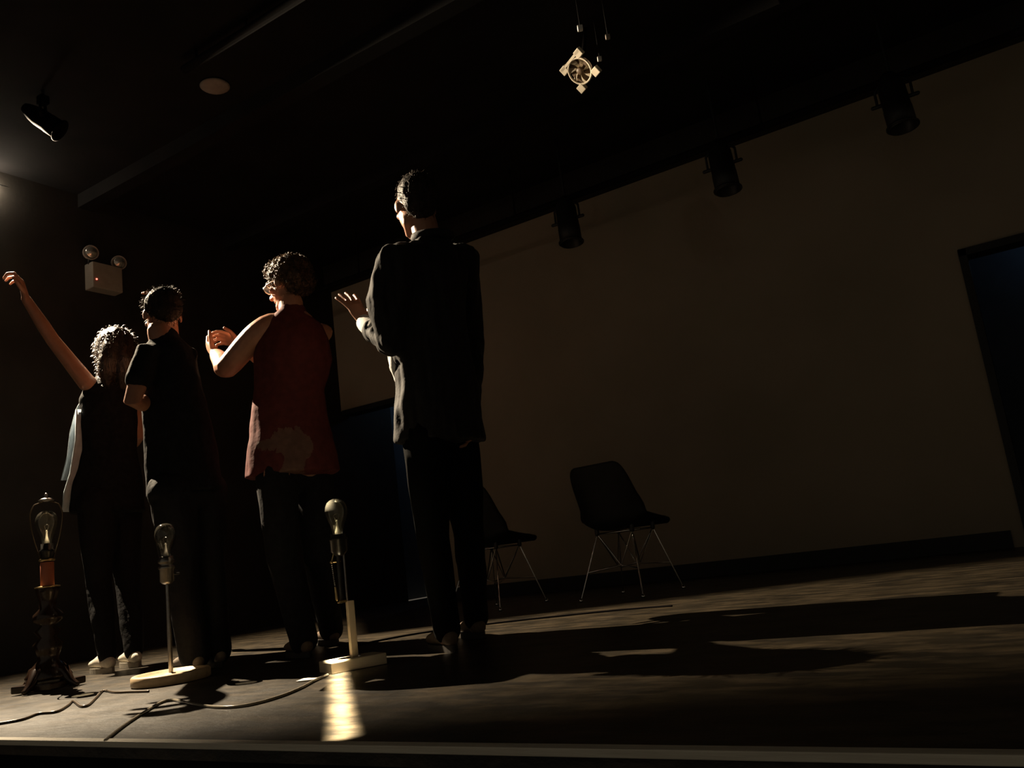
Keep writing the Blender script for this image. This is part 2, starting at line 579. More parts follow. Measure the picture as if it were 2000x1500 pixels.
def can_light(top, aimdir, length, rad, label, group, metal='fixture', stem=True):
    """can light hung from a pipe: top = point under the clamp."""
    top = V(top)
    t = thing('stage_light', label, 'stage light', top, group)
    d = V(aimdir).normalized()
    pivot = top + V((0, 0, -0.12))
    side = d.cross(V((0, 0, 1)))
    if side.length < 0.1:
        side = V((1, 0, 0))
    side.normalize()
    bm = nbox(top + V((0, 0, 0.0)), (0.05, 0.05, 0.05), bevel=0.006)
    obj('clamp', bm, metal, t)
    if stem:
        bm = bmesh.new()
        tube(bm, [top, V((top.x, top.y, ZC - 0.012))], 0.011, n=8)
        obj('drop_pipe', bm, 'fixture', t, True)
    bm = bmesh.new()
    s = rad + 0.018
    tube(bm, [pivot + side * s, pivot + side * s + V((0, 0, 0.09)), top + side * s * 0.7, top - side * s * 0.7, pivot - side * s + V((0, 0, 0.09)), pivot - side * s], 0.008, n=8)
    obj('yoke', bm, metal, t, True)
    b0 = pivot - d * length * 0.45
    prof = [(rad * 0.45, -0.03), (rad * 0.62, -0.01), (rad * 0.8, 0.02), (rad * 0.95, 0.06), (rad * 0.97, length * 0.6), (rad, length * 0.62), (rad, length), (rad * 0.93, length), (rad * 0.9, length * 0.62), (rad * 0.3, length * 0.4)]
    body = obj('can', lathe(prof, b0, d, n=24), metal, t, True)
    bm = bmesh.new()
    ring = [b0 + d * (length * 0.97) + (side * math.cos(a) + d.cross(side) * math.sin(a)) * (rad + 0.006) for a in [i * math.pi / 10 for i in range(20)]]
    tube(bm, ring, 0.007, n=6, closed=True)
    obj('filter_frame', bm, metal, t, True)
    for sg in (-1, 1):
        bm = bmesh.new()
        tube(bm, [pivot + side * sg * (rad * 0.9), pivot + side * sg * (s + 0.025)], 0.012, n=8)
        obj('knob', bm, metal, t, True)
    return t, b0, d, side


names = ('nearest the tall performer', 'in the middle of the row', 'nearest the right edge of the picture')
for k, (px, py) in enumerate(((1116, 480), (1421, 378), (1762, 256))):
    b = aty(px, py, YBAT)
    can_light(V((b.x, YBAT, b.z + 0.31)), V((0.06, -0.08, -1)), 0.33, 0.078,
              'black can light hanging against the back wall, ' + names[k], 'can lights along the back wall')
p = fl(84, 196, 3.13)
can_light(p, V((0.5, 0.6, -0.6)), 0.20, 0.055, 'black can light hanging alone at the upper left', 'can lights at upper left', 'shade_black')
# the spotlight that lights the scene, on the left wall just outside the picture
sd = (LAIM - LPOS).normalized()
t, b0, d, side = can_light(LPOS - sd * 0.07 + V((0, 0, 0.12)), sd, 0.14, 0.06, 'black spotlight with added beam flaps by the left wall lighting the performers', 'main spotlight', stem=False)
bm = bmesh.new()
tube(bm, [LPOS - sd * 0.12 + V((0, 0, 0.05)), V((XL + 0.02, LPOS.y, ZC - 0.04))], 0.014, n=10)
obj('wall_bracket', bm, 'pipe', t, True)
BD = 0.11
for az, off in ((23.5, 1),):
    a = math.radians(az)
    dr = V((math.cos(a), math.sin(a), 0))
    nr = V((-math.sin(a), math.cos(a), 0)) * off
    far = LPOS + dr * BD
    near = LPOS + dr * 0.03 + nr * 0.05
    bm = bmesh.new()
    z0, z1 = LPOS.z - 0.15, LPOS.z + 0.06
    q = [bm.verts.new(V((p_.x, p_.y, z))) for p_, z in ((near, z0 + 0.08), (far, z0), (far, z1), (near, z1))]
    bm.faces.new(q)
    bmesh.ops.solidify(bm, geom=bm.faces[:], thickness=0.003)
    obj('added_beam_flap', bm, 'fixture', t)  # unseen flap added to cut the beam before the back wall
a = math.radians(5)
dr = V((math.cos(a), math.sin(a), 0))
nr = V((-math.sin(a), math.cos(a), 0))
bm = bmesh.new()
far = LPOS + dr * 0.12 + UPV * 0.12 * math.tan(math.radians(0.5))
near = LPOS - dr * 0.02 + UPV * 0.05
q = [bm.verts.new(v) for v in (near - nr * 0.07, near + nr * 0.07, far + nr * 0.14, far - nr * 0.14)]
bm.faces.new(q)
bmesh.ops.solidify(bm, geom=bm.faces[:], thickness=0.003)
obj('added_beam_flap', bm, 'fixture', t)  # unseen flap added to keep the beam off the ceiling

fa, fb = V((-3.4, 1.05, 0)) - LPOS, V((0.8, 2.5, 0)) - LPOS
fa.normalize()
fb.normalize()
fnn = fa.cross(fb).normalized()
if fnn.y > 0:
    fnn = -fnn
bm = bmesh.new()
o_ = (fnn + sd * -0.5).normalized() * 0.06
q = [bm.verts.new(v) for v in (LPOS + fa * 0.075, LPOS + fb * 0.075, LPOS + fb * 0.075 + o_, LPOS + fa * 0.075 + o_)]
bm.faces.new(q)
bmesh.ops.solidify(bm, geom=bm.faces[:], thickness=0.003)
obj('added_beam_flap', bm, 'fixture', t)  # unseen flap added to darken the front right of the floor

# emergency light on the left wall
c0 = atx(203, 545, XL + 0.05)
em = thing('emergency_light', 'white emergency light box with two round lamps on the black side wall', 'emergency light', V((XL, c0.y, c0.z)))
obj('housing', nbox(c0, (0.10, 0.225, 0.19), bevel=0.008), 'white_box', em)
for (px, py, nm) in ((178, 493, 0), (233, 513, 1)):
    h = atx(px, py, XL + 0.08)
    hd = obj('lamp_head', lathe([(0.03, -0.05), (0.05, -0.03), (0.052, 0.0), (0.046, 0.0), (0.02, -0.03), (0.001, -0.032)], h, V((1, -0.35, -0.25)), n=20), 'disc', em, True)
    hp = obj('lens', lathe([(0.047, -0.002), (0.03, 0.008), (0.001, 0.012)], h, V((1, -0.35, -0.25)), n=20), 'reflector', hd, True)
    bm = bmesh.new()
    tube(bm, [h + V((-0.03, 0.0, -0.02)), V((c0.x, h.y, c0.z + 0.09))], 0.008, n=8)
    obj('swivel', bm, 'bakelite', em, True)
q = atx(189, 545, XL + 0.101)
bm = bmesh.new()
ball(bm, q, 0.0055, seg=10, rings=8)
obj('indicator_led', bm, 'led', em, True)

# square fan under the ceiling
fc = fl(1132, 139, 2.92)
fn = V((-0.20, -0.74, -0.62)).normalized()
fx = V((1, 0, 0)) - fn * fn.x
fx.normalize()
fy = fn.cross(fx)
FR = Matrix((fx, fy, fn)).transposed() @ Matrix.Rotation(math.radians(24), 3, 'Z')
fan = thing('square_fan', 'small square cream fan hanging under the black ceiling', 'fan', fc)
S = 0.078


def fpt(x, y, z=0.0):
    return fc + FR @ V((x, y, z))


bm = bmesh.new()
for (x, y, sx, sy) in ((0, S, 2 * S, 0.014),):
    box(bm, fpt(x, y, -0.012), (sx + 0.012, sy, 0.03), FR)
for (x, y) in ((S, S), (-S, S), (S, -S), (-S, -S)):
    box(bm, fpt(x * 0.89, y * 0.89, -0.012), (0.044, 0.044, 0.03), FR, bevel=0.003)
obj('frame', bm, 'fan', fan)
bm = bmesh.new()
tube(bm, [fpt(S * 0.93 * math.cos(a), S * 0.93 * math.sin(a), -0.004) for a in [i * math.pi / 16 for i in range(32)]], (0.006), n=8, closed=True)
obj('ring', bm, 'fan', fan, True)
obj('back_plate', lathe([(S * 0.9, -0.030), (S * 0.9, -0.026)], fc, fn, n=28), 'fan_dark', fan)
for k in range(7):
    a = k * 2 * math.pi / 7 + 0.2
    bm = bmesh.new()
    g = []
    for i in range(5):
        r = 0.02 + i * 0.0125
        row = []
        for j in (0, 1):
            aa = a + i * 0.06 + (0.46 * (0.6 + 0.1 * i) if j else 0)
            row.append(bm.verts.new(fpt(r * math.cos(aa), r * math.sin(aa), -0.018 + (0.013 if j else 0))))
        g.append(row)
    for A, B in zip(g, g[1:]):
        bm.faces.new((A[0], A[1], B[1], B[0]))
    bmesh.ops.solidify(bm, geom=bm.faces[:], thickness=0.002)
    obj('blade', bm, 'fan', fan)
obj('hub', lathe([(0.021, -0.02), (0.021, 0.0), (0.016, 0.004), (0.002, 0.005)], fc, fn, n=18), 'fan_dark', fan, True)
bm = bmesh.new()
tube(bm, [fpt(0, 0, -0.03), V((fc.x + 0.05, fc.y + 0.06, ZC - 0.005))], 0.012, n=8)
obj('bracket', bm, 'pipe', fan, True)
for (px, py, r, lb) in ((1133, 55, 0.016, 'small white clip under the ceiling, highest of three above the fan'),
                        (1187, 72, 0.014, 'small dull white clip under the ceiling, furthest right of three by the fan'),
                        (1171, 115, 0.014, 'small white clip under the ceiling, lowest of three beside the fan')):
    q = fl(px, py, 2.93)
    ct = thing('ceiling_clip', lb, 'clip', q, 'white clips by the fan')
    obj('pad', nbox(q, (r * 1.7, r * 1.5, r * 1.6), Matrix.Rotation(0.5, 3, 'Z'), 0.003), 'tape' if py != 72 else 'disc', ct)
    bm = bmesh.new()
    tube(bm, [q, V((q.x, q.y, ZC - 0.002))], 0.002, n=6)
    obj('pin', bm, 'fixture', ct)
q = fl(420, 171, ZC - 0.02)
dsk = tag(obj('ceiling_rosette', lathe([(0.02, 0.018), (0.075, 0.018), (0.085, 0.008), (0.075, 0.0), (0.03, -0.008), (0.002, -0.010)], q, n=24), 'disc', None, True),
          'dim grey round plate on the ceiling above the second performer', 'ceiling plate')

# ------------------------------------------------------------------ chairs


def make_chair(pos, ang, label, K=0.94):
    t = thing('shell_chair', label, 'chair', V((pos.x, pos.y, 0)), 'shell chairs by the back wall')
    R3 = Matrix.Rotation(ang, 3, 'Z')

    def P(x, y, z):
        return V((pos.x, pos.y, 0)) + R3 @ V((x, y, z)) * K
    # profile: forward, height, half width, edge lift, lift direction (0 up .. 1 forward)
    prof = [(0.265, 0.415, 0.17, 0.000, 0), (0.255, 0.432, 0.195, 0.004, 0), (0.20, 0.438, 0.215, 0.012, 0), (0.10, 0.428, 0.23, 0.035, 0), (0.0, 0.415, 0.235, 0.070, 0.1),
            (-0.09, 0.413, 0.237, 0.105, 0.25), (-0.15, 0.428, 0.240, 0.130, 0.5), (-0.187, 0.475, 0.238, 0.130, 0.75), (-0.203, 0.54, 0.230, 0.115, 1),
            (-0.215, 0.61, 0.22, 0.085, 1), (-0.225, 0.68, 0.213, 0.060, 1), (-0.237, 0.75, 0.20, 0.040, 1), (-0.246, 0.795, 0.178, 0.028, 1), (-0.250, 0.812, 0.145, 0.02, 1)]
    bm = bmesh.new()
    nv = 14
    g = []
    for (x, z, wd, lf, dr) in prof:
        row = []
        for j in range(nv + 1):
            s = -1 + 2 * j / nv
            e = abs(s) ** 2.6 * lf
            row.append(bm.verts.new(P(x + e * dr, s * wd, z + e * (1 - dr * 0.95))))
        g.append(row)
    for A, B in zip(g, g[1:]):
        for j in range(nv):
            bm.faces.new((A[j], A[j + 1], B[j + 1], B[j]))
    bmesh.ops.recalc_face_normals(bm, faces=bm.faces[:])
    bmesh.ops.solidify(bm, geom=bm.faces[:], thickness=0.007)
    bmesh.ops.subdivide_edges(bm, edges=bm.edges[:], cuts=1, smooth=0.6, use_grid_fill=True)
    obj('shell', bm, 'plastic_black', t, True)
    feet = {(a, b): P(0.0 + a * 0.235, b * 0.225, 0.006) for a in (-1, 1) for b in (-1, 1)}
    tops = {(a, b): P(0.02 + a * 0.12, b * 0.13, 0.395) for a in (-1, 1) for b in (-1, 1)}
    for k in feet:
        bm = bmesh.new()
        tube(bm, [feet[k], tops[k]], 0.0045, n=8)
        lg = obj('leg', bm, 'chrome', t, True)
        obj('glide', lathe([(0.012, -0.006), (0.013, 0.004), (0.008, 0.016)], feet[k], n=10), 'chrome', lg, True)
        bm = bmesh.new()
        tube(bm, [tops[k], tops[k] + V((0, 0, 0.045))], 0.014, n=8)
        obj('shock_mount', bm, 'bakelite', t, True)
    mid = P(0.01, 0, 0.215)
    for sg in (-1, 1):
        for (A, B) in (((sg, -1), (sg, 1)), ((-1, sg), (1, sg))):
            bm = bmesh.new()
            lo = feet[A].lerp(tops[A], 0.42)
            hi = feet[B].lerp(tops[B], 0.42)
            m1 = lo.lerp(hi, 0.5)
            m1 = m1.lerp(V((mid.x, mid.y, m1.z)), 0.55) + V((0, 0, 0.02))
            tube(bm, [tops[A], m1, tops[B]], 0.0045, n=7)
            tube(bm, [lo, m1, hi], 0.0045, n=7)
            obj('wire_brace', bm, 'chrome', t, True)
    bm = bmesh.new()
    tube(bm, [tops[(-1, -1)], tops[(1, -1)], tops[(1, 1)], tops[(-1, 1)]], 0.005, n=7, closed=True)
    obj('seat_ring', bm, 'chrome', t, True)


pc = fl(1236, 1163)
make_chair(pc, math.radians(82), 'black moulded shell chair on wire legs standing clear against the back wall')
pc2 = fl(974, 1188)
make_chair(pc2, math.radians(82), 'black shell chair with wire legs partly hidden behind the tall performer')

# ------------------------------------------------------------------ people
UP = V((0, 0, 1))


def add_head(bm, c, face, up, h=0.118):
    """skull, jaw, nose, brow, lips and ears; h = half height."""
    f, u = V(face).normalized(), V(up).normalized()
    f = (f - u * f.dot(u)).normalized()
    r = f.cross(u)

    def Q(x, y, z):
        return c + r * x * h + f * y * h + u * z * h
    ball(bm, Q(0, -0.10, 0.22), (0.64 * h, 0.82 * h, 0.76 * h), f, u)
    ball(bm, Q(0, 0.22, -0.25), (0.54 * h, 0.52 * h, 0.62 * h), f, u)
    tube(bm, [Q(-0.34, 0.1, -0.55), Q(-0.16, 0.52, -0.78), Q(0.16, 0.52, -0.78), Q(0.34, 0.1, -0.55)], 0.16 * h, n=10)
    ball(bm, Q(0, 0.62, -0.80), 0.17 * h, f, u, 10, 8)
    tube(bm, [Q(0, 0.70, 0.10), Q(0, 0.84, -0.10), Q(0, 0.94, -0.24)], [0.07 * h, 0.09 * h, 0.12 * h], n=8)
    tube(bm, [Q(-0.12, 0.80, -0.28), Q(0.12, 0.80, -0.28)], 0.07 * h, n=8)
    tube(bm, [Q(-0.4, 0.58, 0.16), Q(0, 0.72, 0.14), Q(0.4, 0.58, 0.16)], 0.08 * h, n=8)
    for z in (-0.46, -0.54):
        tube(bm, [Q(-0.17, 0.68, z), Q(0, 0.76, z), Q(0.17, 0.68, z)], 0.05 * h, n=8)
    for s in (-1, 1):
        ball(bm, Q(s * 0.40, 0.50, -0.16), (0.16 * h, 0.14 * h, 0.14 * h), f, u, 10, 8)
        ball(bm, Q(s * 0.66, -0.02, -0.04), (0.07 * h, 0.15 * h, 0.25 * h), f + r * s * 0.5, u, 10, 8)
    return Q


def add_hand(bm, wrist, d, palm, thumb, L=0.185, curl=(25, 30, 20), spread=0.10, fl_=1.0):
    """five fingers; d = hand direction, palm = palm normal, thumb = side of the thumb."""
    d = V(d).normalized()
    pn = V(palm)
    pn = (pn - d * pn.dot(d)).normalized()
    sd_ = V(thumb)
    sd_ = (sd_ - d * sd_.dot(d) - pn * sd_.dot(pn)).normalized()
    w_ = V(wrist)
    tube(bm, [w_ - d * 0.01, w_ + d * L * 0.12, w_ + d * L * 0.3, w_ + d * L * 0.47], [(0.027, 0.020), (0.032, 0.018), (0.040, 0.016), (0.040, 0.014)], side=sd_, n=14)
    for k, ln in enumerate((0.90, 1.0, 0.94, 0.74)):
        x = (1.5 - k) * 0.0205
        p_ = w_ + d * L * (0.49 - 0.02 * abs(k - 1.2)) + sd_ * x
        dd = (d + sd_ * (1.5 - k) * spread).normalized()
        ax = dd.cross(pn)
        pts = [p_ - dd * 0.02]
        a = 0
        cur = p_
        pts.append(cur.copy())
        for sgm, cu in zip((0.245, 0.16, 0.12), curl):
            a += cu
            q_ = dd * math.cos(math.radians(a)) + pn * math.sin(math.radians(a))
            cur = cur + q_ * L * sgm * ln * fl_
            pts.append(cur.copy())
        tube(bm, pts, [0.0100, 0.0098, 0.0092, 0.0085, 0.0074], n=10)
    p_ = w_ + d * L * 0.16 + sd_ * 0.026
    t1 = (d * 0.65 + sd_ * 0.75 + pn * 0.25).normalized()
    t2 = (d * 0.9 + sd_ * 0.4 + pn * 0.35).normalized()
    tube(bm, [p_ - t1 * 0.015, p_ + t1 * 0.03, p_ + t1 * 0.058, p_ + t1 * 0.058 + t2 * 0.03], [0.014, 0.0125, 0.0105, 0.0085], n=10)


def limb(bm, pts, radii, n=14):
    pp = [V(p) for p in pts]
    tube(bm, pp, radii, n=n)


def mid(a, b, t):
    return V(a).lerp(V(b), t)


def hair_shell(c, face, up, h, cover, voxel=0.006, disp=None, extra=None):
    """cap of hair; cover = list of (x,y,z,(rx,ry,rz)) in head units."""
    f, u = V(face).normalized(), V(up).normalized()
    f = (f - u * f.dot(u)).normalized()
    r = f.cross(u)
    bm = bmesh.new()
    for (x, y, z, rr) in cover:
        ball(bm, c + (r * x + f * y + u * z) * h, tuple(q * h for q in rr), f, u)
    if extra:
        extra(bm, lambda x, y, z: c + (r * x + f * y + u * z) * h)
    return remesh(bm, voxel, 3, 1.0, disp)


def strands(bm, me, count, length, curl, droop, rng, r0=0.0011, keep=None):
    vs_ = me.vertices
    for _ in range(count):
        v = vs_[rng.randrange(len(vs_))]
        if keep and not keep(v.co):
            continue
        p_ = v.co.copy()
        d = (v.normal + V((rng.uniform(-1, 1), rng.uniform(-1, 1), rng.uniform(-1, 1))) * 0.8).normalized()
        pts = [p_ - v.normal * 0.004]
        ln = length * rng.uniform(0.5, 1.2)
        tn = v.normal.orthogonal().normalized()
        for i in range(4):
            p_ = p_ + d * ln / 4
            d = (d + tn * curl * rng.uniform(-1, 1) - v.normal * 0.35 * curl + V((0, 0, -droop))).normalized()
            pts.append(p_.copy())
        tube(bm, pts, [r0, r0, r0, r0 * 0.8, r0 * 0.5], n=3, cap=False)


def add_hair(me, m, parent, seed, count, length, curl, droop, keep=None, r0=0.0011):
    h_ = link('hair', me, m, parent, True)
    bm = bmesh.new()
    strands(bm, me, count, length, curl, droop, random.Random(seed), r0, keep)
    s = obj('loose_strands', bm, m, h_, True)
    s['kind'] = 'stuff'
    return h_


def fold(amp, sx, sz, seed):
    def fn_(co):
        return amp * (noise.noise(V((co.x * sx + seed, co.y * sx, co.z * sz))) + 0.5 * noise.noise(V((co.x * sx * 2.1, co.y * sx * 2.1 + seed, co.z * sz * 2.3))))
    return fn_


def shoe(parent, heel, toe, upper, sole, toecap=None, high=0.0):
    """low shoe; heel and toe are points on the floor."""
    h, t_ = V((heel.x, heel.y, 0)), V((toe.x, toe.y, 0))
    d = (t_ - h).normalized()
    ln = 0.275
    s = V((d.y, -d.x, 0))
    h = (h + t_) / 2 - d * ln / 2
    bm = bmesh.new()
    secs = [(0.025, 0.028, 0.058), (0.06, 0.034, 0.068), (0.10, 0.036, 0.078), (0.14, 0.039, 0.072), (0.18, 0.044, 0.056), (0.22, 0.045, 0.046), (0.245, 0.036, 0.038)]
    tube(bm, [h + d * a + V((0, 0, 0.022 + z * 0.44)) for (a, wd, z) in secs], [(z * 0.5, wd) for (a, wd, z) in secs], side=(0, 0, 1), n=16)
    up_ = link('shoe', remesh(bm, 0.006, 3), upper, parent, True)
    bm = bmesh.new()
    lo, hi = [], []
    for k in range(28):
        a = k * 2 * math.pi / 28
        x = ln / 2 + math.cos(a) * ln * 0.51
        wd = 0.040 + 0.008 * math.cos(a) - 0.006 * math.cos(2 * a)
        p_ = h + d * x + s * math.sin(a) * wd
        lo.append(bm.verts.new(p_ + V((0, 0, 0.001))))
        hi.append(bm.verts.new(p_ + V((0, 0, 0.026))))
    bm.faces.new(lo[::-1])
    bm.faces.new(hi)
    for k in range(28):
        bm.faces.new((lo[k], lo[(k + 1) % 28], hi[(k + 1) % 28], hi[k]))
    obj('sole', bm, sole, up_)
    bm = bmesh.new()
    for k in range(4):
        a = 0.115 + k * 0.022
        z = 0.099 - k * 0.010
        tube(bm, [h + d * a + s * 0.024 + V((0, 0, z - 0.010)), h + d * (a + 0.004) + V((0, 0, z)), h + d * a - s * 0.024 + V((0, 0, z - 0.010))], 0.003, n=6)
    obj('laces', bm, upper, up_, True)
    return h + d * 0.065, d


def person(label, foot):
    t = thing('person', label, 'person', V((foot.x, foot.y, 0)))
    return t


def torso(bm, P, secs, side, depth_scale=1.0):
    pts = [P(cx, cy, dw) for (cx, cy, hw, dp, dw) in secs]
    m = P.mpp()
    tube(bm, pts, [(hw * m, dp * depth_scale) for (cx, cy, hw, dp, dw) in secs], side=side, n=28, endcap=0.12)


def legs_bm(P, hips, knees, ankles, r, n=16):
    bm = bmesh.new()
    for h, k, a in zip(hips, knees, ankles):
        limb(bm, [h, mid(h, k, 0.5), k, mid(k, a, 0.45), a], r, n)
    return bm


def eyes(parent, Q, h):
    for s in (-1, 1):
        bm = bmesh.new()
        ball(bm, Q(s * 0.32, 0.56, 0.0), 0.10 * h, seg=10, rings=8)
        obj('eye', bm, 'eye', parent, True)


# ---- tall performer in a dark suit -----------------------------------------
F4 = fl(893, 1268)
P = Plane(F4)
t4 = person('tall person in a dark suit holding up an open hand, nearest the chairs', F4)
face = P.dir(-0.34, 0.94, -0.05)
hc = P(812, 404)
Ls, Rs = P(778, 505, -0.13), P(910, 502, 0.12)
Le, Lw = P(762, 668, -0.12), P(712, 630, 0.06)
Re, Rw = P(922, 668, 0.16), P(912, 800, 0.02)
Hl, Hr = P(828, 850, -0.06), P(893, 850, 0.06)
Kl, Kr = P(846, 1050, -0.05), P(915, 1040, 0.06)
heelL, dL = shoe(t4, fl(915, 1280), fl(826, 1262), 'shoe_brown', 'dark_rubber')
heelR, dR = shoe(t4, fl(962, 1252), fl(893, 1238), 'shoe_brown', 'dark_rubber')
Al, Ar = heelL + V((0, 0, 0.10)), heelR + V((0, 0, 0.10))
bm = bmesh.new()
Q = add_head(bm, hc, face, UP, 0.120)
tube(bm, [P(824, 425), P(844, 500)], [0.056, 0.058])
tube(bm, [P(848, 485), P(846, 560), P(848, 680), P(855, 820)], [(0.07, 0.05), (0.095, 0.06), (0.095, 0.06), (0.11, 0.07)], side=P.dir(0.9, 0.42), n=20)
for s_, e_, w_ in ((Ls, Le, Lw), (Rs, Re, Rw)):
    limb(bm, [P(846, 520), s_], [0.035, 0.035])
    limb(bm, [s_, e_, mid(e_, w_, 0.4), w_], [0.040, 0.036, 0.036, 0.026])
add_hand(bm, Lw, P(674, 566, 0.11) - Lw, P.dir(-0.55, 0.75, -0.2), P.dir(0.75, 0.55, 0.35), 0.195, (8, 10, 8), 0.16)
add_hand(bm, Rw, V((0, 0, -1)), P.dir(-0.7, -0.5), P.dir(-0.6, 0.6), 0.19)
for h, k, a in ((Hl, Kl, Al), (Hr, Kr, Ar)):
    limb(bm, [h, mid(h, k, 0.5), k, mid(k, a, 0.35), a, a + V((0, 0, -0.05))], [0.058, 0.058, 0.046, 0.046, 0.033, 0.034])
link('body', remesh(bm, 0.0055, 2, 0.5), 'skin', t4, True)
eyes(t4, Q, 0.12)
me = hair_shell(hc, face, UP, 0.120, [(0, -0.32, 0.36, (0.69, 0.74, 0.72)), (0, -0.50, -0.08, (0.58, 0.45, 0.56)), (0, 0.25, 0.80, (0.5, 0.40, 0.26))],
                disp=fold(0.004, 40, 18, 3))
add_hair(me, 'hair_dark', t4, 4, 500, 0.014, 0.3, 0.15)
bm = bmesh.new()
sideT = P.dir(0.9, 0.42)
torso(bm, P, [(845, 470, 38, 0.06, 0), (846, 497, 62, 0.09, 0), (846, 530, 74, 0.115, 0), (842, 600, 72, 0.12, 0), (848, 690, 76, 0.12, 0), (856, 780, 86, 0.125, 0), (861, 862, 94, 0.13, 0)], sideT)
limb(bm, [P(850, 505), Rs], [0.06, 0.058])
limb(bm, [P(840, 505), mid(P(840, 505), Ls, 0.5), Ls], [0.07, 0.07, 0.062])
limb(bm, [Ls + P.dir(-1, 0) * 0.02, mid(Ls, Le, 0.5) + P.dir(-1, 0, 0) * 0.045, Le, mid(Le, Lw, 0.62)], [0.062, 0.068, 0.060, 0.044])
limb(bm, [Rs, mid(Rs, Re, 0.5), Re, Rw], [0.058, 0.055, 0.056, 0.052])
limb(bm, [Ls, mid(Ls, Le, 0.5), Le], [0.060, 0.060, 0.056])
limb(bm, [P(800, 530, -0.05), P(800, 600, -0.06), P(802, 690, -0.05)], [0.075, 0.075, 0.07])
jk = link('suit_jacket', remesh(bm, 0.007, 2, 0.7, fold(0.012, 20, 4.5, 11)), 'black_suit', t4, True)
bm = bmesh.new()
cpts = [P(846, 462) + (P.u * math.cos(a) * 0.074 + P.w * math.sin(a) * 0.066) + UP * (0.010 * math.sin(a)) for a in [i * math.pi / 10 for i in range(20)]]
tube(bm, cpts, (0.020), side=UP, n=8, closed=True)
obj('collar', bm, 'black_suit', jk, True)
bm = bmesh.new()
q0, q1 = mid(Le, Lw, 0.58), mid(Le, Lw, 0.96)
tube(bm, [q0, mid(q0, q1, 0.5), q1], [(0.042), (0.040), (0.037)], n=18)
obj('shirt_cuff', bm, 'white_shirt', jk, True)
bm = bmesh.new()
a0, a1, a2 = P(772, 690, 0.0), P(773, 720, 0.0), P(780, 746, 0.0)
tube(bm, [a0, a1, a2], [(0.030, 0.05), (0.026, 0.05), (0.012, 0.03)], side=P.u, n=14)
link('shirt_tail', remesh(bm, 0.005, 2, 1.0, fold(0.006, 40, 10, 5)), 'white_shirt', t4, True)
bm = legs_bm(P, (Hl, Hr), (Kl, Kr), (Al - UP * 0.02, Ar - UP * 0.02), [0.084, 0.080, 0.062, 0.058, 0.052])
limb(bm, [Hl + UP * 0.01, Hr + UP * 0.01], [0.082, 0.082])
link('trousers', remesh(bm, 0.008, 2, 0.7, fold(0.005, 14, 5, 2)), 'shade_black', t4, True)

# ---- performer in the maroon shirt -----------------------------------------
F3 = fl(610, 1279)
P = Plane(F3)
t3 = person('person with curly hair and glasses in a sleeveless maroon shirt', F3)
face = P.dir(-0.74, 0.67, -0.18)
hup = (UP + P.u * -0.10 + P.w * 0.1).normalized()
hc = P(563, 556)
Ls, Rs = P(508, 645, -0.02), P(628, 652, 0.06)
Le, Lw = P(443, 717, 0.08), P(422, 692, 0.28)
Re, Rw = P(560, 735, 0.33), P(472, 676, 0.42)
Hl, Hr = P(540, 930, -0.04), P(612, 930, 0.06)
Kl, Kr = P(552, 1090, -0.04), P(622, 1090, 0.06)
hL, _ = shoe(t3, fl(628, 1288), fl(548, 1278), 'shoe_brown', 'dark_rubber')
hR, _ = shoe(t3, fl(682, 1264), fl(608, 1253), 'shoe_brown', 'dark_rubber')
Al, Ar = hL + UP * 0.10, hR + UP * 0.10
bm = bmesh.new()
Q3 = add_head(bm, hc, face, hup, 0.118)
tube(bm, [P(568, 590), P(572, 640)], [0.056, 0.064])
tube(bm, [P(572, 630), P(572, 680), P(568, 780), P(574, 900)], [(0.10, 0.07), (0.15, 0.10), (0.125, 0.09), (0.15, 0.11)], side=P.u, n=20)
limb(bm, smooth_path([P(566, 634), P(530, 634, -0.01), P(504, 652, -0.01), mid(Ls, Le, 0.45), Le, mid(Le, Lw, 0.4), Lw], 3), [0.050, 0.052, 0.053, 0.054, 0.056, 0.058, 0.060, 0.060, 0.059, 0.058, 0.056, 0.054, 0.052, 0.050, 0.048, 0.046, 0.042, 0.037, 0.031])
limb(bm, [P(576, 640), Rs, mid(Rs, Re, 0.5), Re, mid(Re, Rw, 0.4), Rw], [0.05, 0.058, 0.054, 0.046, 0.043, 0.030])
add_hand(bm, Lw, P(398, 668, 0.38) - Lw, P.dir(0.5, 0.4, 0.5), P.dir(-0.2, 0.6, 0.6), 0.18, (25, 35, 25))
add_hand(bm, Rw, P(428, 652, 0.48) - Rw, P.dir(-0.2, -0.5, -0.6), P.dir(0.1, -0.5, 0.7), 0.18, (20, 30, 20))
for h, k, a in ((Hl, Kl, Al), (Hr, Kr, Ar)):
    limb(bm, [h, mid(h, k, 0.5), k, mid(k, a, 0.35), a, a + V((0, 0, -0.05))], [0.09, 0.075, 0.052, 0.052, 0.034, 0.034])
link('body', remesh(bm, 0.0055, 2, 0.5), 'skin', t3, True)
eyes(t3, Q3, 0.118)
me = hair_shell(hc, face, hup, 0.118, [(0, -0.18, 0.40, (0.80, 0.94, 0.76)), (0, -0.52, 0.00, (0.72, 0.60, 0.62)), (0, 0.42, 0.76, (0.60, 0.45, 0.34))],
                disp=lambda co: 0.011 * noise.noise(co * 55) + 0.006 * noise.noise(co * 120))
add_hair(me, 'hair_brown', t3, 5, 1800, 0.024, 1.4, 0.05, r0=0.0012)
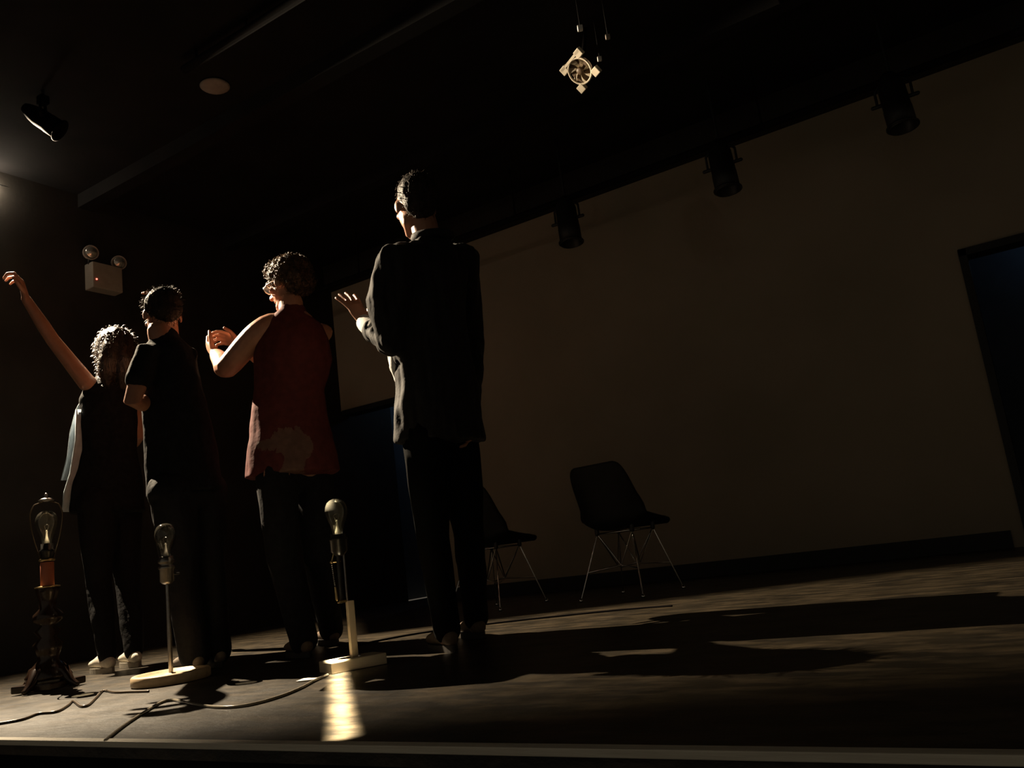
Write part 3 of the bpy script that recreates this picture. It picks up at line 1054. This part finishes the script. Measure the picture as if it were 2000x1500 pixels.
# glasses
gl = bpy.data.objects.new('glasses', None)
COL.objects.link(gl)
gl.parent = t3
fr = V(face).normalized()
gr = fr.cross(hup).normalized()
for s in (-1, 1):
    c = Q3(s * 0.33, 0.80, 0.0)
    bm = bmesh.new()
    tube(bm, [c + gr * 0.027 * math.cos(a) + hup * 0.020 * math.sin(a) for a in [i * math.pi / 10 for i in range(20)]], 0.0022, n=6, closed=True)
    tube(bm, [c + gr * s * 0.027, Q3(s * 0.68, 0.5, 0.05), Q3(s * 0.72, -0.05, 0.05)], 0.0022, n=6)
    rim = obj('glasses_frame', bm, 'spec_frame', t3, True)
    ln_ = obj('lens', lathe([(0.024, -0.0006), (0.024, 0.0006)], c, fr, n=18), 'lens', rim)
bpy.data.objects.remove(gl)
bm = bmesh.new()
tube(bm, [Q3(-0.10, 0.86, 0.03), Q3(0, 0.90, 0.06), Q3(0.10, 0.86, 0.03)], 0.0022, n=6)
obj('glasses_bridge', bm, 'spec_frame', t3, True)
bm = bmesh.new()
torso(bm, P, [(572, 612, 27, 0.062, 0), (570, 632, 58, 0.085, 0), (572, 665, 70, 0.11, 0), (572, 700, 74, 0.12, 0), (566, 760, 65, 0.11, 0), (567, 830, 74, 0.115, 0), (571, 895, 86, 0.13, 0), (573, 926, 88, 0.135, 0)], P.u)
sh = link('shirt', remesh(bm, 0.0065, 2, 0.8, fold(0.009, 12, 6, 21)), 'red_shirt', t3, True)
# faded print on the shirt back: faces pushed out of a copy of the shirt surface
bm = bmesh.new()
bm.from_mesh(sh.data)
cpr = P(572, 885, -0.12)
kill = []
for fce in bm.faces:
    cc = fce.calc_center_median()
    rel = cc - cpr
    x, z = rel.dot(P.u), rel.z
    ok = rel.dot(P.w) < 0.10 and abs(z) < 0.115 and abs(x + 0.01) < 0.075 + 0.10 * noise.noise(V((z * 9, x * 9, 3.1))) and fce.normal.dot(P.w) < -0.2
    if not ok:
        kill.append(fce)
bmesh.ops.delete(bm, geom=kill, context='FACES')
for v in bm.verts:
    v.co -= P.w * 0.002
obj('shirt_print', bm, 'print', sh, True)
bm = legs_bm(P, (Hl, Hr), (Kl, Kr), (Al - UP * 0.03, Ar - UP * 0.03), [0.092, 0.082, 0.068, 0.064, 0.06])
limb(bm, [Hl, Hr], [0.09, 0.09])
link('trousers', remesh(bm, 0.008, 2, 0.7, fold(0.005, 14, 5, 8)), 'black_cloth', t3, True)

# ---- performer in the black t-shirt -----------------------------------------
F2 = fl(392, 1311)
P = Plane(F2)
t2 = person('short-haired person in black with one elbow bent, behind the round-based lamp', F2)
face = P.dir(-0.30, 0.93, -0.30)
hup = (UP + P.u * -0.06 + P.w * 0.22).normalized()
hc = P(318, 616)
Ls, Rs = P(287, 692, -0.08), P(366, 698, 0.0)
Le, Lw = P(259, 783, -0.14), P(304, 792, 0.07)
Re, Rw = P(338, 742, 0.24), P(334, 610, 0.20)
Hl, Hr = P(338, 960, -0.05), P(398, 960, 0.06)
Kl, Kr = P(355, 1125, -0.05), P(410, 1125, 0.05)
hL, _ = shoe(t2, fl(412, 1316), fl(332, 1310), 'shoe_grey', 'dark_rubber')
hR, _ = shoe(t2, fl(452, 1306), fl(378, 1300), 'shoe_grey', 'dark_rubber')
Al, Ar = hL + UP * 0.10, hR + UP * 0.10
bm = bmesh.new()
Q2 = add_head(bm, hc, face, hup, 0.116)
tube(bm, [P(312, 648, -0.01), P(325, 690)], [0.054, 0.062])
tube(bm, [P(326, 680), P(328, 720), P(346, 830), P(365, 940)], [(0.07, 0.06), (0.10, 0.085), (0.10, 0.08), (0.12, 0.085)], side=P.u, n=20)
limb(bm, [P(325, 690), Ls, mid(Ls, Le, 0.5), Le, mid(Le, Lw, 0.4), Lw], [0.03, 0.042, 0.044, 0.038, 0.038, 0.027])
limb(bm, [P(330, 690), Rs, mid(Rs, Re, 0.5), Re, mid(Re, Rw, 0.4), Rw], [0.03, 0.042, 0.044, 0.038, 0.038, 0.027])
add_hand(bm, Lw, P(335, 800, 0.20) - Lw, P.dir(0.6, -0.2, 0.5), P.dir(-0.1, 0.5, 0.8), 0.18, (20, 30, 20))
add_hand(bm, Rw, P(306, 569, 0.10) - Rw, P.dir(-0.3, 0.2, -0.8), P.dir(-0.7, 0.4, 0.2), 0.18, (15, 25, 15))
for h, k, a in ((Hl, Kl, Al), (Hr, Kr, Ar)):
    limb(bm, [h, mid(h, k, 0.5), k, mid(k, a, 0.35), a, a + V((0, 0, -0.05))], [0.085, 0.07, 0.05, 0.05, 0.033, 0.034])
link('body', remesh(bm, 0.0055, 2, 0.5), 'skin_tan', t2, True)
eyes(t2, Q2, 0.116)
me = hair_shell(hc, face, hup, 0.116, [(0, -0.20, 0.30, (0.71, 0.85, 0.76)), (0, -0.50, -0.02, (0.60, 0.48, 0.50)), (0, 0.40, 0.68, (0.52, 0.36, 0.30))],
                disp=fold(0.004, 40, 16, 9))
add_hair(me, 'hair_dark', t2, 6, 500, 0.022, 0.25, 0.2)
bm = bmesh.new()
torso(bm, P, [(320, 664, 28, 0.062, 0), (323, 682, 46, 0.085, 0), (326, 705, 52, 0.10, 0), (334, 760, 54, 0.10, 0), (348, 830, 58, 0.105, 0), (356, 900, 64, 0.12, 0), (363, 962, 66, 0.13, 0)], P.u)
limb(bm, [P(325, 690), Ls, mid(Ls, Le, 0.55)], [0.05, 0.056, 0.056])
limb(bm, [P(330, 692), Rs, mid(Rs, Re, 0.55)], [0.05, 0.056, 0.056])
link('t_shirt', remesh(bm, 0.0065, 2, 0.8, fold(0.008, 13, 6, 31)), 'black_cloth', t2, True)
bm = legs_bm(P, (Hl, Hr), (Kl, Kr), (Al - UP * 0.03, Ar - UP * 0.03), [0.098, 0.085, 0.07, 0.066, 0.062])
limb(bm, [Hl, Hr], [0.105, 0.105])
link('trousers', remesh(bm, 0.008, 2, 0.7, fold(0.008, 14, 5, 5)), 'jeans', t2, True)

# ---- performer with raised arm ----------------------------------------------
F1 = fl(222, 1308)
P = Plane(F1)
t1 = person('long-haired person raising one bare arm beside the tall turned lamp', F1)
face = P.dir(-0.62, 0.78, 0.02)
hc = P(221, 686)
Ls, Rs = P(170, 748, -0.03), P(258, 762, 0.08)
Le, Lw = P(103, 664, 0.0), P(51, 584, 0.0)
Re, Rw = P(272, 850, 0.15), P(248, 880, 0.32)
Hl, Hr = P(190, 985, -0.05), P(240, 985, 0.06)
Kl, Kr = P(193, 1140, -0.05), P(250, 1140, 0.05)
hL, _ = shoe(t1, fl(240, 1316), fl(166, 1312), 'shoe_white', 'rubber')
hR, _ = shoe(t1, fl(290, 1306), fl(226, 1299), 'shoe_white', 'rubber')
Al, Ar = hL + UP * 0.10, hR + UP * 0.10
bm = bmesh.new()
Q1 = add_head(bm, hc, face, UP, 0.113)
tube(bm, [P(220, 712), P(216, 755)], [0.050, 0.058])
tube(bm, [P(215, 750), P(214, 780), P(214, 870), P(212, 960)], [(0.06, 0.045), (0.11, 0.065), (0.10, 0.065), (0.12, 0.08)], side=P.u, n=20)
limb(bm, [P(205, 768), Ls, mid(Ls, Le, 0.4), Le, mid(Le, Lw, 0.35), Lw], [0.03, 0.046, 0.041, 0.035, 0.034, 0.024])
limb(bm, [P(220, 772), Rs, mid(Rs, Re, 0.5), Re, mid(Re, Rw, 0.4), Rw], [0.03, 0.042, 0.040, 0.034, 0.034, 0.024])
add_hand(bm, Lw, P(38, 536, 0.02) - Lw, P.dir(-0.95, 0.1, 0.0), P.dir(-0.1, -0.9, 0.2), 0.215, (25, 60, 50), 0.14)
add_hand(bm, Rw, P(240, 880, 0.5) - Rw, P.dir(-0.7, 0.1, -0.4), P.dir(0.0, 0.2, 0.9), 0.17)
for h, k, a in ((Hl, Kl, Al), (Hr, Kr, Ar)):
    limb(bm, [h, mid(h, k, 0.5), k, mid(k, a, 0.35), a, a + V((0, 0, -0.05))], [0.085, 0.07, 0.05, 0.048, 0.033, 0.034])
link('body', remesh(bm, 0.0055, 2, 0.5), 'skin', t1, True)
eyes(t1, Q1, 0.113)


def long_hair(bm, H):
    tube(bm, [H(-0.35, -0.45, 0.1), H(-0.55, -0.40, -0.7), H(-0.62, -0.35, -1.3), H(-0.65, -0.30, -1.65)], [0.06, 0.06, 0.05, 0.03], n=12)
    tube(bm, [H(0.35, -0.45, 0.1), H(0.50, -0.50, -0.7), H(0.55, -0.50, -1.3), H(0.5, -0.50, -1.75)], [0.06, 0.06, 0.055, 0.03], n=12)
    tube(bm, [H(0, -0.6, 0.1), H(0, -0.72, -0.7), H(0, -0.70, -1.4), H(0, -0.65, -1.85)], [0.07, 0.07, 0.06, 0.03], n=12)


me = hair_shell(hc, face, UP, 0.113, [(0, -0.15, 0.34, (0.80, 0.94, 0.82)), (0, -0.4, -0.3, (0.72, 0.60, 0.6)), (-0.62, 0.05, -0.1, (0.22, 0.45, 0.6))],
                disp=fold(0.005, 32, 8, 7), extra=long_hair)
add_hair(me, 'hair_sleek', t1, 8, 1200, 0.03, 0.4, 0.5, r0=0.001)
bm = bmesh.new()
torso(bm, P, [(215, 742, 26, 0.058, 0), (214, 756, 40, 0.08, 0), (213, 780, 47, 0.095, 0), (213, 830, 47, 0.09, 0), (214, 880, 46, 0.09, 0), (212, 940, 56, 0.11, 0), (210, 1000, 62, 0.13, 0)], P.u)
link('top', remesh(bm, 0.007, 2, 0.8, fold(0.008, 13, 6, 41)), 'black_cloth', t1, True)
for (lst, nm) in (([(160, 775), (146, 800), (138, 845), (130, 890), (118, 938)], 0), ([(146, 800), (148, 860), (134, 925), (126, 960), (121, 1000)], 1)):
    bm = bmesh.new()
    g = []
    for (px, py) in lst:
        row = []
        for k in range(6):
            s = k / 5
            row.append(bm.verts.new(P(px + 60 * s ** 1.5 + 2 * math.sin(k * 2.2 + py * 0.05), py, (-0.06 if nm else 0.0) + (0.10 if nm else 0.14) * s)))
        g.append(row)
    for A, B in zip(g, g[1:]):
        for j in range(5):
            bm.faces.new((A[j], A[j + 1], B[j + 1], B[j]))
    bmesh.ops.recalc_face_normals(bm, faces=bm.faces[:])
    bmesh.ops.solidify(bm, geom=bm.faces[:], thickness=0.007)
    obj('open_shirt_panel', bm, 'pale_blue', t1, True)
bm = legs_bm(P, (Hl, Hr), (Kl, Kr), (Al - UP * 0.02, Ar - UP * 0.02), [0.098, 0.080, 0.060, 0.057, 0.045])
limb(bm, [Hl, Hr], [0.105, 0.105])
link('trousers', remesh(bm, 0.008, 2, 0.7, fold(0.006, 16, 6, 15)), 'jeans', t1, True)

# ------------------------------------------------------------------ table lamps on the stage floor


def bulb(parent, base, r, axis=UP, mt='glass'):
    """pear bulb, base = top of the socket."""
    k = r / 0.03
    prof = [(0.013, -0.010), (0.0132, 0.0), (0.0145, 0.010), (0.0185, 0.024), (0.0245, 0.038), (0.0290, 0.052), (0.0300, 0.063), (0.0285, 0.075), (0.0235, 0.086), (0.0155, 0.0925), (0.007, 0.0955), (0.0005, 0.096)]
    b = obj('bulb', lathe([(a * k, z * k) for a, z in prof], base, axis, n=28, close=False), mt, parent, True)
    st = [(0.006, -0.008), (0.0075, 0.006), (0.004, 0.018), (0.0022, 0.032), (0.0036, 0.036), (0.001, 0.039)]
    obj('stem', lathe([(a * k, z * k) for a, z in st], base, axis, n=12), 'stem', b, True)
    bm = bmesh.new()
    a, c = frame_axis(V(axis))
    tp = [V(base) + V(axis) * 0.03 * k, V(base) + V(axis) * 0.052 * k + a * 0.012 * k, V(base) + V(axis) * 0.056 * k, V(base) + V(axis) * 0.052 * k - a * 0.012 * k, V(base) + V(axis) * 0.03 * k]
    tube(bm, tp, 0.0007 * k, n=5)
    obj('filament', bm, 'steel', b, True)
    return b


def ring_pts(c, r, ax=UP, n=20):
    a, b = frame_axis(V(ax))
    return [V(c) + a * r * math.cos(i * 2 * math.pi / n) + b * r * math.sin(i * 2 * math.pi / n) for i in range(n)]


# tall turned lamp with a harp
g1 = fl(96, 1348)
P = Plane(g1)
mp = P.mpp()


def hz(P_, py, px):
    return P_(px, py).z


lt = thing('table_lamp', 'tall dark turned lamp with a wire harp and bare bulb at far left', 'lamp', g1, 'bare bulb lamps at the stage edge')
H = lambda py: P(90, py).z
zz = [H(y) for y in (1345, 1330, 1300, 1288, 1275, 1258, 1245, 1232, 1222, 1212, 1200, 1188, 1170, 1158, 1150, 1147)]
rr_ = [0.088, 0.088, 0.062, 0.040, 0.046, 0.060, 0.034, 0.054, 0.030, 0.058, 0.058, 0.032, 0.036, 0.044, 0.048, 0.048]
prof = list(zip(rr_, zz))
prof[0] = (0.088, 0.045)
prof[1] = (0.092, 0.060)
obj('turned_column', lathe(prof, g1, n=36), 'turned', lt, True)
for k in range(4):
    a = math.radians(20 + 90 * k)
    d_ = V((math.cos(a), math.sin(a), 0))
    bm = bmesh.new()
    tube(bm, [g1 + d_ * 0.03 + UP * 0.085, g1 + d_ * 0.075 + UP * 0.075, g1 + d_ * 0.105 + UP * 0.03, g1 + d_ * 0.135 + UP * 0.014], [0.024, 0.026, 0.018, 0.012], n=10)
    obj('foot', bm, 'turned', lt, True)
bm = nbox(g1 + UP * 0.022, (0.20, 0.20, 0.03), Matrix.Rotation(0.3, 3, 'Z'), 0.006)
obj('base_block', bm, 'turned', lt)
z0, z1 = H(1147), H(1098)
obj('wood_sleeve', lathe([(0.026, z0), (0.027, z0 + 0.003), (0.027, z1 - 0.003), (0.025, z1)], g1, n=24), 'redwood', lt, True)
obj('brass_collar', lathe([(0.044, z0 - 0.004), (0.050, z0 - 0.001), (0.050, z0 + 0.003), (0.028, z0 + 0.006)], g1, n=28), 'brass', lt, True)
z2 = H(1062)
sk = obj('socket', lathe([(0.018, z1), (0.024, z1 + 0.012), (0.026, z1 + 0.04), (0.029, z1 + 0.044), (0.029, z1 + 0.052), (0.024, z1 + 0.056), (0.024, z2)], g1, n=24), 'bakelite', lt, True)
bulb(lt, V((g1.x, g1.y, z2)), 0.045)
zt = H(977)
bm = bmesh.new()
for s in (-1, 1):
    loop = []
    for k in range(15):
        a = k / 14
        zz_ = z1 + 0.01 + (zt - z1 - 0.01) * a
        x = 0.024 + 0.040 * math.sin(min(a * 1.25, 1) * math.pi * 0.5) * (1 if a < 0.72 else math.cos((a - 0.72) / 0.28 * math.pi / 2) ** 0.6)
        if a == 1:
            x = 0.002
        loop.append(g1 + P.u * s * x + UP * (zz_ - g1.z))
    tube(bm, loop, 0.0024, n=6)
obj('harp', bm, 'bronze', lt, True)
obj('harp_saddle', lathe([(0.030, z1 + 0.004), (0.033, z1 + 0.008), (0.030, z1 + 0.014)], g1, n=20), 'brass', lt, True)
obj('finial', lathe([(0.030, zt - 0.004), (0.032, zt), (0.018, zt + 0.008), (0.006, zt + 0.011), (0.005, zt + 0.016), (0.008, zt + 0.022), (0.005, zt + 0.029), (0.001, zt + 0.032)], g1, n=20), 'dull_steel', lt, True)

# lamp with thin rod on a round wooden base
g2 = fl(335, 1332)
P = Plane(g2)
H = lambda py: P(331, py).z
l2 = thing('table_lamp', 'bare bulb lamp with a thin rod on a round pale wooden base', 'lamp', g2, 'bare bulb lamps at the stage edge')
tilt = V((0.0, 0.0, 1.0))
br = 0.140
obj('round_base', lathe([(br, 0.001), (br + 0.006, 0.006), (br + 0.006, 0.034), (br, 0.040), (br - 0.016, 0.040), (br - 0.022, 0.032), (0.03, 0.030), (0.02, 0.036)], g2, n=48), 'palewood', l2, True)
zs = H(1137)
bm = bmesh.new()
tube(bm, [g2 + UP * 0.03, V((g2.x, g2.y, zs))], 0.0085, n=12)
obj('rod', bm, 'dull_steel', l2, True)
ze = H(1086)
obj('socket', lathe([(0.010, zs - 0.008), (0.018, zs - 0.004), (0.027, zs + 0.004), (0.027, zs + 0.05), (0.031, zs + 0.054), (0.031, zs + 0.062), (0.025, zs + 0.066), (0.025, zs + 0.074), (0.031, zs + 0.078), (0.031, zs + 0.086), (0.026, ze - 0.01), (0.026, ze)], g2, n=24), 'dull_steel', l2, True)
bm = bmesh.new()
ks = V((g2.x, g2.y, zs + 0.03))
tube(bm, [ks, ks + P.u * 0.045], 0.004, n=8)
obj('switch_key', bm, 'bakelite', l2, True)
bulb(l2, V((g2.x, g2.y, ze)), 0.041, mt='glass_smoke')

# lamp with square post and pull chain
g3 = fl(694, 1305)
P = Plane(g3)
H = lambda py, px=690: P(px, py).z
l3 = thing('table_lamp', 'bare bulb lamp with pull chain and pale square post on a rectangular base', 'lamp', g3, 'bare bulb lamps at the stage edge')
xa = P.dir(0.93, 0.37)
R3 = Matrix((xa, UP.cross(xa), UP)).transposed()
obj('rectangular_base', nbox(g3 + UP * 0.020 - P.u * 0.006, (0.205, 0.12, 0.038), R3, 0.004), 'basewood', l3)
zp = H(1172)
obj('square_post', nbox(V((g3.x, g3.y, (zp + 0.04) / 2)) + P.u * 0.0, (0.024, 0.024, zp - 0.04), R3, 0.002), 'postwood', l3)
ctr = g3 - P.u * 0.022
zq = H(1080)
for dx, rr2 in ((-0.006, 0.0075), (0.014, 0.004)):
    bm = bmesh.new()
    tube(bm, [V((ctr.x, ctr.y, zp - 0.0)) + P.u * dx, V((ctr.x, ctr.y, zq)) + P.u * dx], rr2, n=10)
    obj('metal_tube', bm, 'dull_steel' if rr2 < 0.005 else 'bakelite', l3, True)
obj('end_cap', nbox(V((ctr.x, ctr.y, zp + 0.0)) - P.u * 0.004, (0.030, 0.022, 0.010), R3, 0.003), 'brass', l3)
zb = H(1040)
obj('socket', lathe([(0.010, zq - 0.006), (0.018, zq), (0.030, zq + 0.012), (0.031, zq + 0.05), (0.033, zq + 0.052), (0.033, zq + 0.058), (0.026, zq + 0.062), (0.026, zb)], ctr, n=24), 'bakelite', l3, True)
bulb(l3, V((ctr.x, ctr.y, zb)), 0.040)
bm = bmesh.new()
zk = H(1093)
arm0 = V((ctr.x, ctr.y, zk))
arm1 = arm0 - P.u * 0.030
tube(bm, [arm0, arm1], 0.003, n=8)
tube(bm, [V((ctr.x, ctr.y, zq + 0.02)) - P.u * 0.016, arm1], 0.0025, n=8)
ball(bm, arm1, 0.006, seg=10, rings=8)
obj('chain_arm', bm, 'brass', l3, True)
zc1 = H(1143)
nb = 13
bm = bmesh.new()
for k in range(nb):
    ball(bm, arm1 + UP * ((zc1 - zk) * (k + 0.5) / nb) + P.u * 0.006 * k / nb, 0.0030, seg=8, rings=6)
tube(bm, [arm1, arm1 + UP * (zc1 - zk) + P.u * 0.006], 0.0010, n=5)
obj('pull_chain', bm, 'steel', l3, True)
ce = arm1 + UP * (zc1 - zk) + P.u * 0.006
bm = bmesh.new()
tube(bm, [ce, ce - UP * 0.042 + P.u * 0.003], [0.0045, 0.0055], n=10)
obj('chain_pull', bm, 'brass', l3, True)
bm = bmesh.new()
ball(bm, g3 + UP * 0.042 + P.u * 0.018 - P.w * 0.03, 0.007, seg=10, rings=8)
obj('screw', bm, 'steel', l3, True)

# ------------------------------------------------------------------ cords


def cord(pts, r, m, label, name='lamp_cord', grp=None):
    pp = [fl(px, py, r) for (px, py) in pts]
    bm = bmesh.new()
    tube(bm, smooth_path(pp, 6), r, n=8)
    return tag(obj(name, bm, m, None, True), label, 'cord', grp)


cord([(290, 1350), (255, 1351), (225, 1352), (202, 1349), (188, 1362), (172, 1377), (158, 1379), (143, 1369), (132, 1378), (110, 1390), (75, 1394), (40, 1406), (-20, 1416)], 0.0045, 'cord',
     'wavy brown lamp cord running left from the round-based lamp')
cord([(640, 1318), (612, 1330), (590, 1342), (555, 1357), (510, 1371), (470, 1379), (430, 1381), (390, 1377), (360, 1371), (335, 1367), (312, 1373), (290, 1386), (258, 1406), (230, 1426), (206, 1446)], 0.0045, 'cord_pale',
     'pale flat cord from the square-post lamp to the stage edge')
cord([(690, 1262), (760, 1247), (850, 1232), (1000, 1213), (1200, 1192), (1312, 1183)], 0.0045, 'cable',
     'thin black cable lying on the floor in front of the chairs', 'floor_cable')
q = fl(606, 1326, 0.003)  # bright patch of light on the floor, made as a thin pale slab
tag(obj('painted_light_patch', nbox(q, (0.075, 0.06, 0.002), Matrix.Rotation(0.4, 3, 'Z')), 'tape'), 'small patch of light made as a pale slab on the floor beside the square-post lamp', 'light patch')

# ------------------------------------------------------------------ unseen strip light added to make the floor streak
s0, s1 = fl(658, 1293), fl(671, 1442)
sc_ = (s0 + s1) / 2
sdir = (s1 - s0)
sln = V((sdir.x, sdir.y, 0)).length
SZ = ZC - 0.06
ang = math.atan2(sdir.y, sdir.x)
st = thing('added_strip_light', 'narrow black strip light added out of view for the floor streak', 'added light', V((sc_.x, sc_.y, SZ)))
obj('housing', nbox((sc_.x, sc_.y, SZ + 0.03), (sln + 0.04, 0.16, 0.058), Matrix.Rotation(ang, 3, 'Z'), 0.004), 'fixture', st)
for sg in (-1, 1):
    off = V((-math.sin(ang), math.cos(ang), 0)) * 0.08 * sg
    obj('louvre', nbox(V((sc_.x, sc_.y, SZ - 0.03)) + off, (sln + 0.04, 0.006, 0.08), Matrix.Rotation(ang, 3, 'Z')), 'fixture', st)
sa = lamp('added_strip_beam', 'AREA', V((sc_.x, sc_.y, SZ - 0.005)), ADDED_STRIP_POWER, (1.0, 0.86, 0.60), shape='RECTANGLE', size=sln, size_y=0.035, spread=math.radians(1.2))
sa.rotation_euler = (0, 0, ang)
